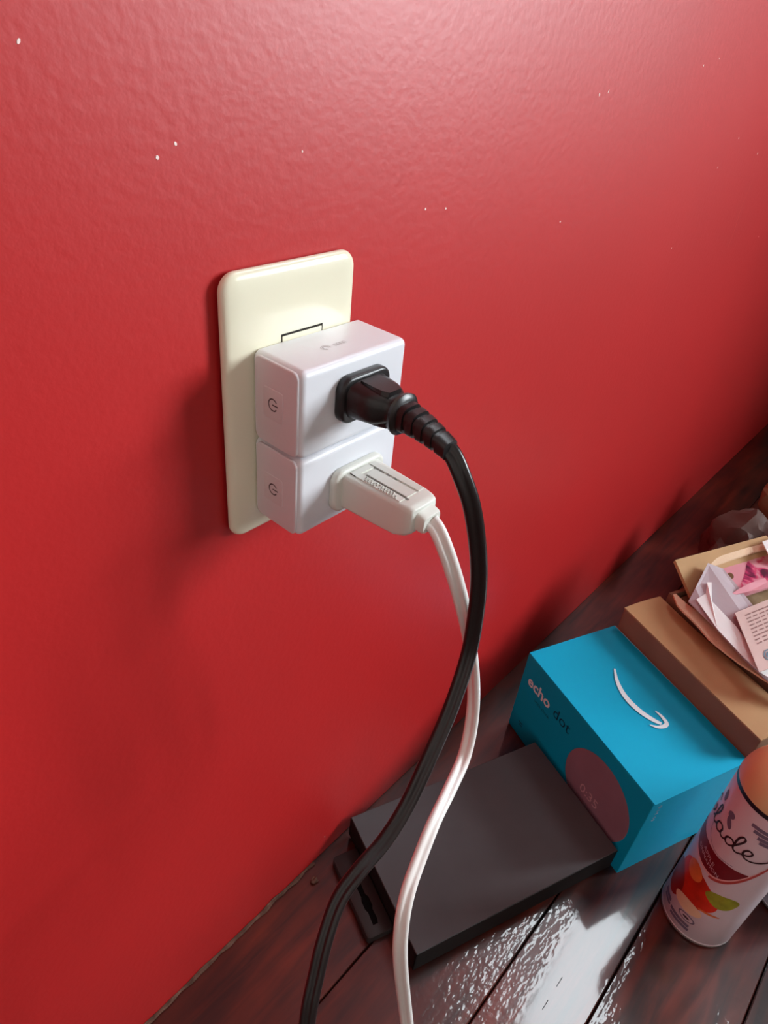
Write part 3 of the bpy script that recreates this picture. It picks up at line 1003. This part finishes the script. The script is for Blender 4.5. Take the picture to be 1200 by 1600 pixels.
sheet('card', [(0.5762, -0.1476, 0.1655), (0.6210, -0.1650, 0.1655), (0.5900, -0.1960, 0.1620), (0.5595, -0.1601, 0.1640)], 0.0010, M['white_paper'],
      'bright white card at the right edge of the picture behind the booklet', 'card')

# ------------------------------------------------------------------ crumpled bags behind the carton
def crumpled(name, c, rad, m, label, seed, amp=0.35, rot=0.3):
    bm = bmesh.new()
    bmesh.ops.create_icosphere(bm, subdivisions=4, radius=1)
    for v_ in bm.verts:
        p = v_.co.copy()
        d = 1 + amp * noise.noise(p * 1.7 + Vector((seed, 0, 0))) + amp * 0.45 * abs(noise.noise(p * 4.1 + Vector((0, seed, 0))))
        q = Vector((p.x * rad[0], p.y * rad[1], p.z * rad[2])) * d
        q.rotate(Matrix.Rotation(rot, 3, 'Z'))
        v_.co = q + Vector(c)
        v_.co.z = max(v_.co.z, 0.0005)
    bm.verts.index_update()
    V = [tuple(v_.co) for v_ in bm.verts]
    F = [[q.index for q in fc.verts] for fc in bm.faces]
    bm.free()
    o = put(name, V, F, m, smooth=22)
    o['label'], o['category'] = label, 'bag'
    return o


crumpled('paper_bag', (0.70, -0.125, 0.052), (0.055, 0.050, 0.062), M['bag_dark'], 'dark brown crumpled bag in the shadow behind the open carton', 3.3)
crumpled('paper_bag', (0.87, -0.150, 0.065), (0.055, 0.050, 0.070), M['bag_tan'], 'tan crumpled paper bag at the right edge of the picture', 8.1)


# ------------------------------------------------------------------ air freshener cans
def can(name, label, c, face, R, H, second=False):
    t = thing(name, label, 'spray can', (c[0], c[1], 0), 0)
    def lathe(prof, n=56):
        V, F = [], []
        for r, z in prof:
            for k in range(n):
                a = 2 * PI * k / n
                V.append((c[0] + r * math.cos(a), c[1] + r * math.sin(a), z))
        m_ = len(prof)
        for j in range(m_ - 1):
            for k in range(n):
                q = (k + 1) % n
                F.append((j * n + k, j * n + q, (j + 1) * n + q, (j + 1) * n + k))
        F.append(tuple(range(n)))
        F.append(tuple((m_ - 1) * n + k for k in range(n)))
        return V, F
    def wrap(V, off=0.00012):
        out_ = []
        for p in V:
            a = face + p[0] / R
            out_.append((c[0] + (R + off) * math.cos(a), c[1] + (R + off) * math.sin(a), p[1]))
        return out_
    def band(lower, upper, u0, u1, n=40):
        """printed area between two height curves, wrapped on the can"""
        V, F = [], []
        for k in range(n + 1):
            u = u0 + (u1 - u0) * k / n
            a, b = lower(u), upper(u)
            b = max(a + 1e-5, b)
            V += [(u, a), (u, (a + b) / 2), (u, b)]
            if k:
                q = 3 * k
                F += [(q - 3, q, q + 1, q - 2), (q - 2, q + 1, q + 2, q - 1)]
        return V, F
    def blob(cu, cv, ru, rv, ang=0, sq=1.0, n=40, fn=None):
        V = [(cu, cv)]
        rings_ = 8
        ca, sa = math.cos(ang), math.sin(ang)
        for j in range(1, rings_ + 1):
            for k in range(n):
                a = 2 * PI * k / n
                m_ = fn(a) if fn else 1
                x, y = ru * m_ * j / rings_ * math.cos(a), rv * m_ * j / rings_ * math.sin(a)
                V.append((cu + x * ca - y * sa, cv + x * sa + y * ca))
        F = [(0, 1 + k, 1 + (k + 1) % n) for k in range(n)]
        for j in range(rings_ - 1):
            for k in range(n):
                a, b = 1 + j * n + k, 1 + j * n + (k + 1) % n
                F.append((a, b, b + n, a + n))
        return V, F
    def pr(nm, vf, m, off=0.00012, label=None):
        put(nm, wrap(vf[0], off), vf[1], m, parent=can_body, world=True, smooth=60, label=label)

    can_body = put('body', *lathe([(R - 0.0030, 0.0), (R - 0.0012, 0.0002), (R - 0.0002, 0.0018), (R - 0.0002, 0.0028), (R - 0.0009, 0.0036), (R, 0.0052), (R, 0.05), (R, 0.1), (R, H - 0.006), (R - 0.0010, H - 0.003), (R - 0.0014, H)]), M['can_white'], parent=t, world=True, smooth=50)
    put('base_rim', *lathe([(R - 0.0022, 0.0001), (R + 0.00005, 0.0012), (R + 0.00015, 0.0022), (R + 0.00005, 0.0030), (R - 0.0022, 0.0032)]), M['can_metal'], parent=t, world=True, smooth=50)
    put('cap_band', *lathe([(R - 0.0010, H - 0.0035), (R + 0.0002, H - 0.003), (R + 0.0002, H + 0.001), (R - 0.0010, H + 0.0012)]), M['cap_ring'], parent=t, world=True, smooth=50, label='dark navy band under the cap')
    prof = []
    for k in range(15):
        a = PI / 2 * k / 14
        prof.append((0.0006 + (R - 0.0004) * math.cos(a) ** 0.75 if k < 14 else 0.0007, H + 0.001 + 0.030 * math.sin(a) ** 1.15))
    put('cap', *lathe([(R - 0.0002, H - 0.0006)] + prof), M['cap'] if not second else M['lilac'], parent=t, world=True, smooth=60)
    if second:
        pr('lilac_picture', blob(0.006, 0.060, 0.020, 0.030), M['lilac'], label='lilac printed shape')
        return t
    # --- wrapped artwork, u to the right as the label is read, v up
    f = lambda a, b: (lambda u: a + b * u)
    mar_lo = lambda u: 0.0850 + (45.0 if u > 0.002 else 16.0) * (u - 0.002) ** 2
    mar_hi = lambda u: 0.0960 + 2.0 * (u + 0.004) ** 2 + 0.10 * u if u < 0.010 else mar_lo(u) + max(0.0, 0.0205 - (u - 0.010) * 2.4) * 0.9
    pr('maroon_banner', band(mar_lo, lambda u: max(mar_lo(u), min(0.1060 + 4.0 * u * u, mar_lo(u) + 0.0205)), -0.034, 0.024), M['maroon'], label='curved maroon banner')
    pr('banner_edge', band(lambda u: mar_lo(u) - 0.0018, mar_lo, -0.030, 0.030), M['pale_band'], 0.0001)
    pr('rose_banner', band(lambda u: mar_lo(u) - 0.0072 + 0.10 * (0.032 - u), lambda u: mar_lo(u) - 0.0018, 0.004, 0.034), M['band2'], 0.00014, label='rose red swoosh')
    # fruit picture
    pr('fruit_picture', blob(-0.0020, 0.0570, 0.0215, 0.0200, -0.3, fn=lambda a: 1 + 0.08 * math.sin(3 * a + 1)), M['fruit_red'], 0.00012, label='red fruit picture')
    pr('fruit_picture', blob(-0.0175, 0.0430, 0.0120, 0.0170, 0.5, fn=lambda a: 1 + 0.12 * math.sin(2 * a)), M['fruit_dark'], 0.00016, label='dark red fruit picture')
    pr('fruit_picture', blob(-0.0060, 0.0720, 0.0080, 0.0090, 0.4), M['fruit_orange'], 0.00018, label='orange fruit picture')
    pr('fruit_picture', blob(0.0030, 0.0360, 0.0125, 0.0070, 0.1), M['cream_fruit'], 0.0002, label='cream fruit flesh picture')
    pr('leaf_picture', blob(0.0205, 0.0660, 0.0115, 0.0085, 0.25, fn=lambda a: 1 + 0.10 * math.sin(3 * a)), M['leaf_green'], 0.0002, label='yellow-green leaf picture')
    pr('fruit_picture', blob(0.0180, 0.0450, 0.0080, 0.0012, 0.15), M['fruit_orange'], 0.0002)
    # grey print blocks at the foot
    for (u0, u1, v0, v1) in ((-0.020, -0.0085, 0.0175, 0.0215), (-0.018, -0.0075, 0.0140, 0.0170), (-0.0060, 0.0125, 0.0145, 0.0178), (-0.0045, 0.0135, 0.0105, 0.0137)):
        pr('print_block', band(lambda u: v0, lambda u: v1, u0, u1, 12), M['grey_print'], 0.00016)
    ov = blob(0.0075, 0.0240, 0.0072, 0.0042)
    pr('seal', ov, M['grey_print'], 0.00015, label='small oval grey seal')
    pr('seal', blob(0.0075, 0.0240, 0.0058, 0.0030), M['can_white'], 0.00022)
    pr('seal', blob(0.0075, 0.0240, 0.0030, 0.0012), M['script_ink'], 0.0003)
    # brand script, one continuous pen line, lower case drawn with loops
    sw = 0.0015
    s0, v0 = -0.0010, 0.1200
    k_ = 0.001
    strokes = [
        # G
        [(-17.0, 14.5), (-19.5, 16.0), (-22.5, 14.0), (-24.0, 9.0), (-22.5, 4.0), (-19.5, 2.6), (-17.2, 5.0), (-17.0, 8.0), (-19.5, 8.0)],
        # l
        [(-15.5, 3.5), (-13.5, 6.0), (-11.2, 12.0), (-11.4, 16.4), (-13.0, 15.6), (-13.6, 9.0), (-12.8, 3.8), (-10.5, 3.4), (-8.6, 5.5)],
        # a
        [(-3.6, 7.4), (-5.6, 9.0), (-8.2, 7.6), (-8.6, 4.6), (-6.6, 2.8), (-4.2, 4.0), (-3.6, 7.6), (-3.8, 4.2), (-2.0, 2.8), (0.2, 4.0)],
        # d with a tall loop
        [(5.0, 7.2), (3.0, 8.6), (0.6, 7.2), (0.2, 4.4), (2.2, 2.8), (4.6, 4.6), (7.4, 10.6), (8.6, 15.0), (7.2, 16.4), (5.6, 13.4), (5.2, 7.6), (5.6, 4.0), (7.6, 2.8), (10.0, 4.2)],
        # e and the long tail
        [(9.6, 4.0), (13.6, 6.2), (14.6, 9.0), (12.6, 10.2), (10.8, 8.0), (10.9, 4.8), (13.2, 2.8), (17.0, 3.2), (21.5, 6.0), (25.0, 9.5)],
    ]
    V, F = join(*[ribbon([(s0 + a * k_ * 1.3, v0 + b * k_ * 1.3) for a, b in st_], sw, 7) for st_ in strokes])
    pr('script_lettering', ([(p[0], p[1]) for p in V], F), M['script_ink'], 0.0003, label='dark script lettering ending in ade')
    V, F = ribbon([(-0.0170, 0.1250), (-0.0130, 0.1150), (-0.0060, 0.1090), (0.0030, 0.1070), (0.0130, 0.1090)], 0.0004, 8)
    pr('underline', ([(p[0], p[1]) for p in V], F), M['grey_print'], 0.0002)
    # floral marks above the script and small type near the cap
    for (u, v_, a, b, an) in ((-0.0045, 0.1400, 0.0022, 0.0052, 0.5), (-0.0060, 0.1470, 0.0030, 0.0034, -0.6), (-0.0200, 0.1500, 0.0026, 0.0050, 0.2)):
        pr('flower_print', blob(u, v_, a, b, an), M['grey_print'], 0.0002)
    for j, (u0, v_) in enumerate(((0.0075, 0.1555), (0.0105, 0.1515), (0.0145, 0.1475), (0.0170, 0.1440))):
        pr('print_block', band(lambda u: v_, lambda u: v_ + 0.0032, u0, 0.034, 16), M['grey_print'], 0.0002)
    V, F = text_mesh('APPLE', 0.0050, spacing=1.0)
    pr('banner_lettering', ([(p[0] - 0.0100, p[1] + 0.0980 - (p[0]) * 0.35) for p in V], F), M['light_text'], 0.00025, label='pale small lettering on the maroon banner')
    V, F = text_mesh('CINNAMON', 0.0046, spacing=1.0)
    pr('banner_lettering', ([(p[0] - 0.0160, p[1] + 0.0940 - (p[0]) * 0.25) for p in V], F), M['light_text'], 0.00025, label='pale small lettering on the maroon banner')
    return t


FACE = math.atan2(-0.2105 + 0.256, -0.1524 - 0.266)
can('spray_can', 'white air freshener can with apricot cap, fruit picture and dark script', (0.266, -0.256), FACE - 0.36, 0.0290, 0.172)
can('spray_can', 'second white spray can with lilac print, cut off at the right edge', (0.3375, -0.3110), FACE + 0.2, 0.0290, 0.172, True)
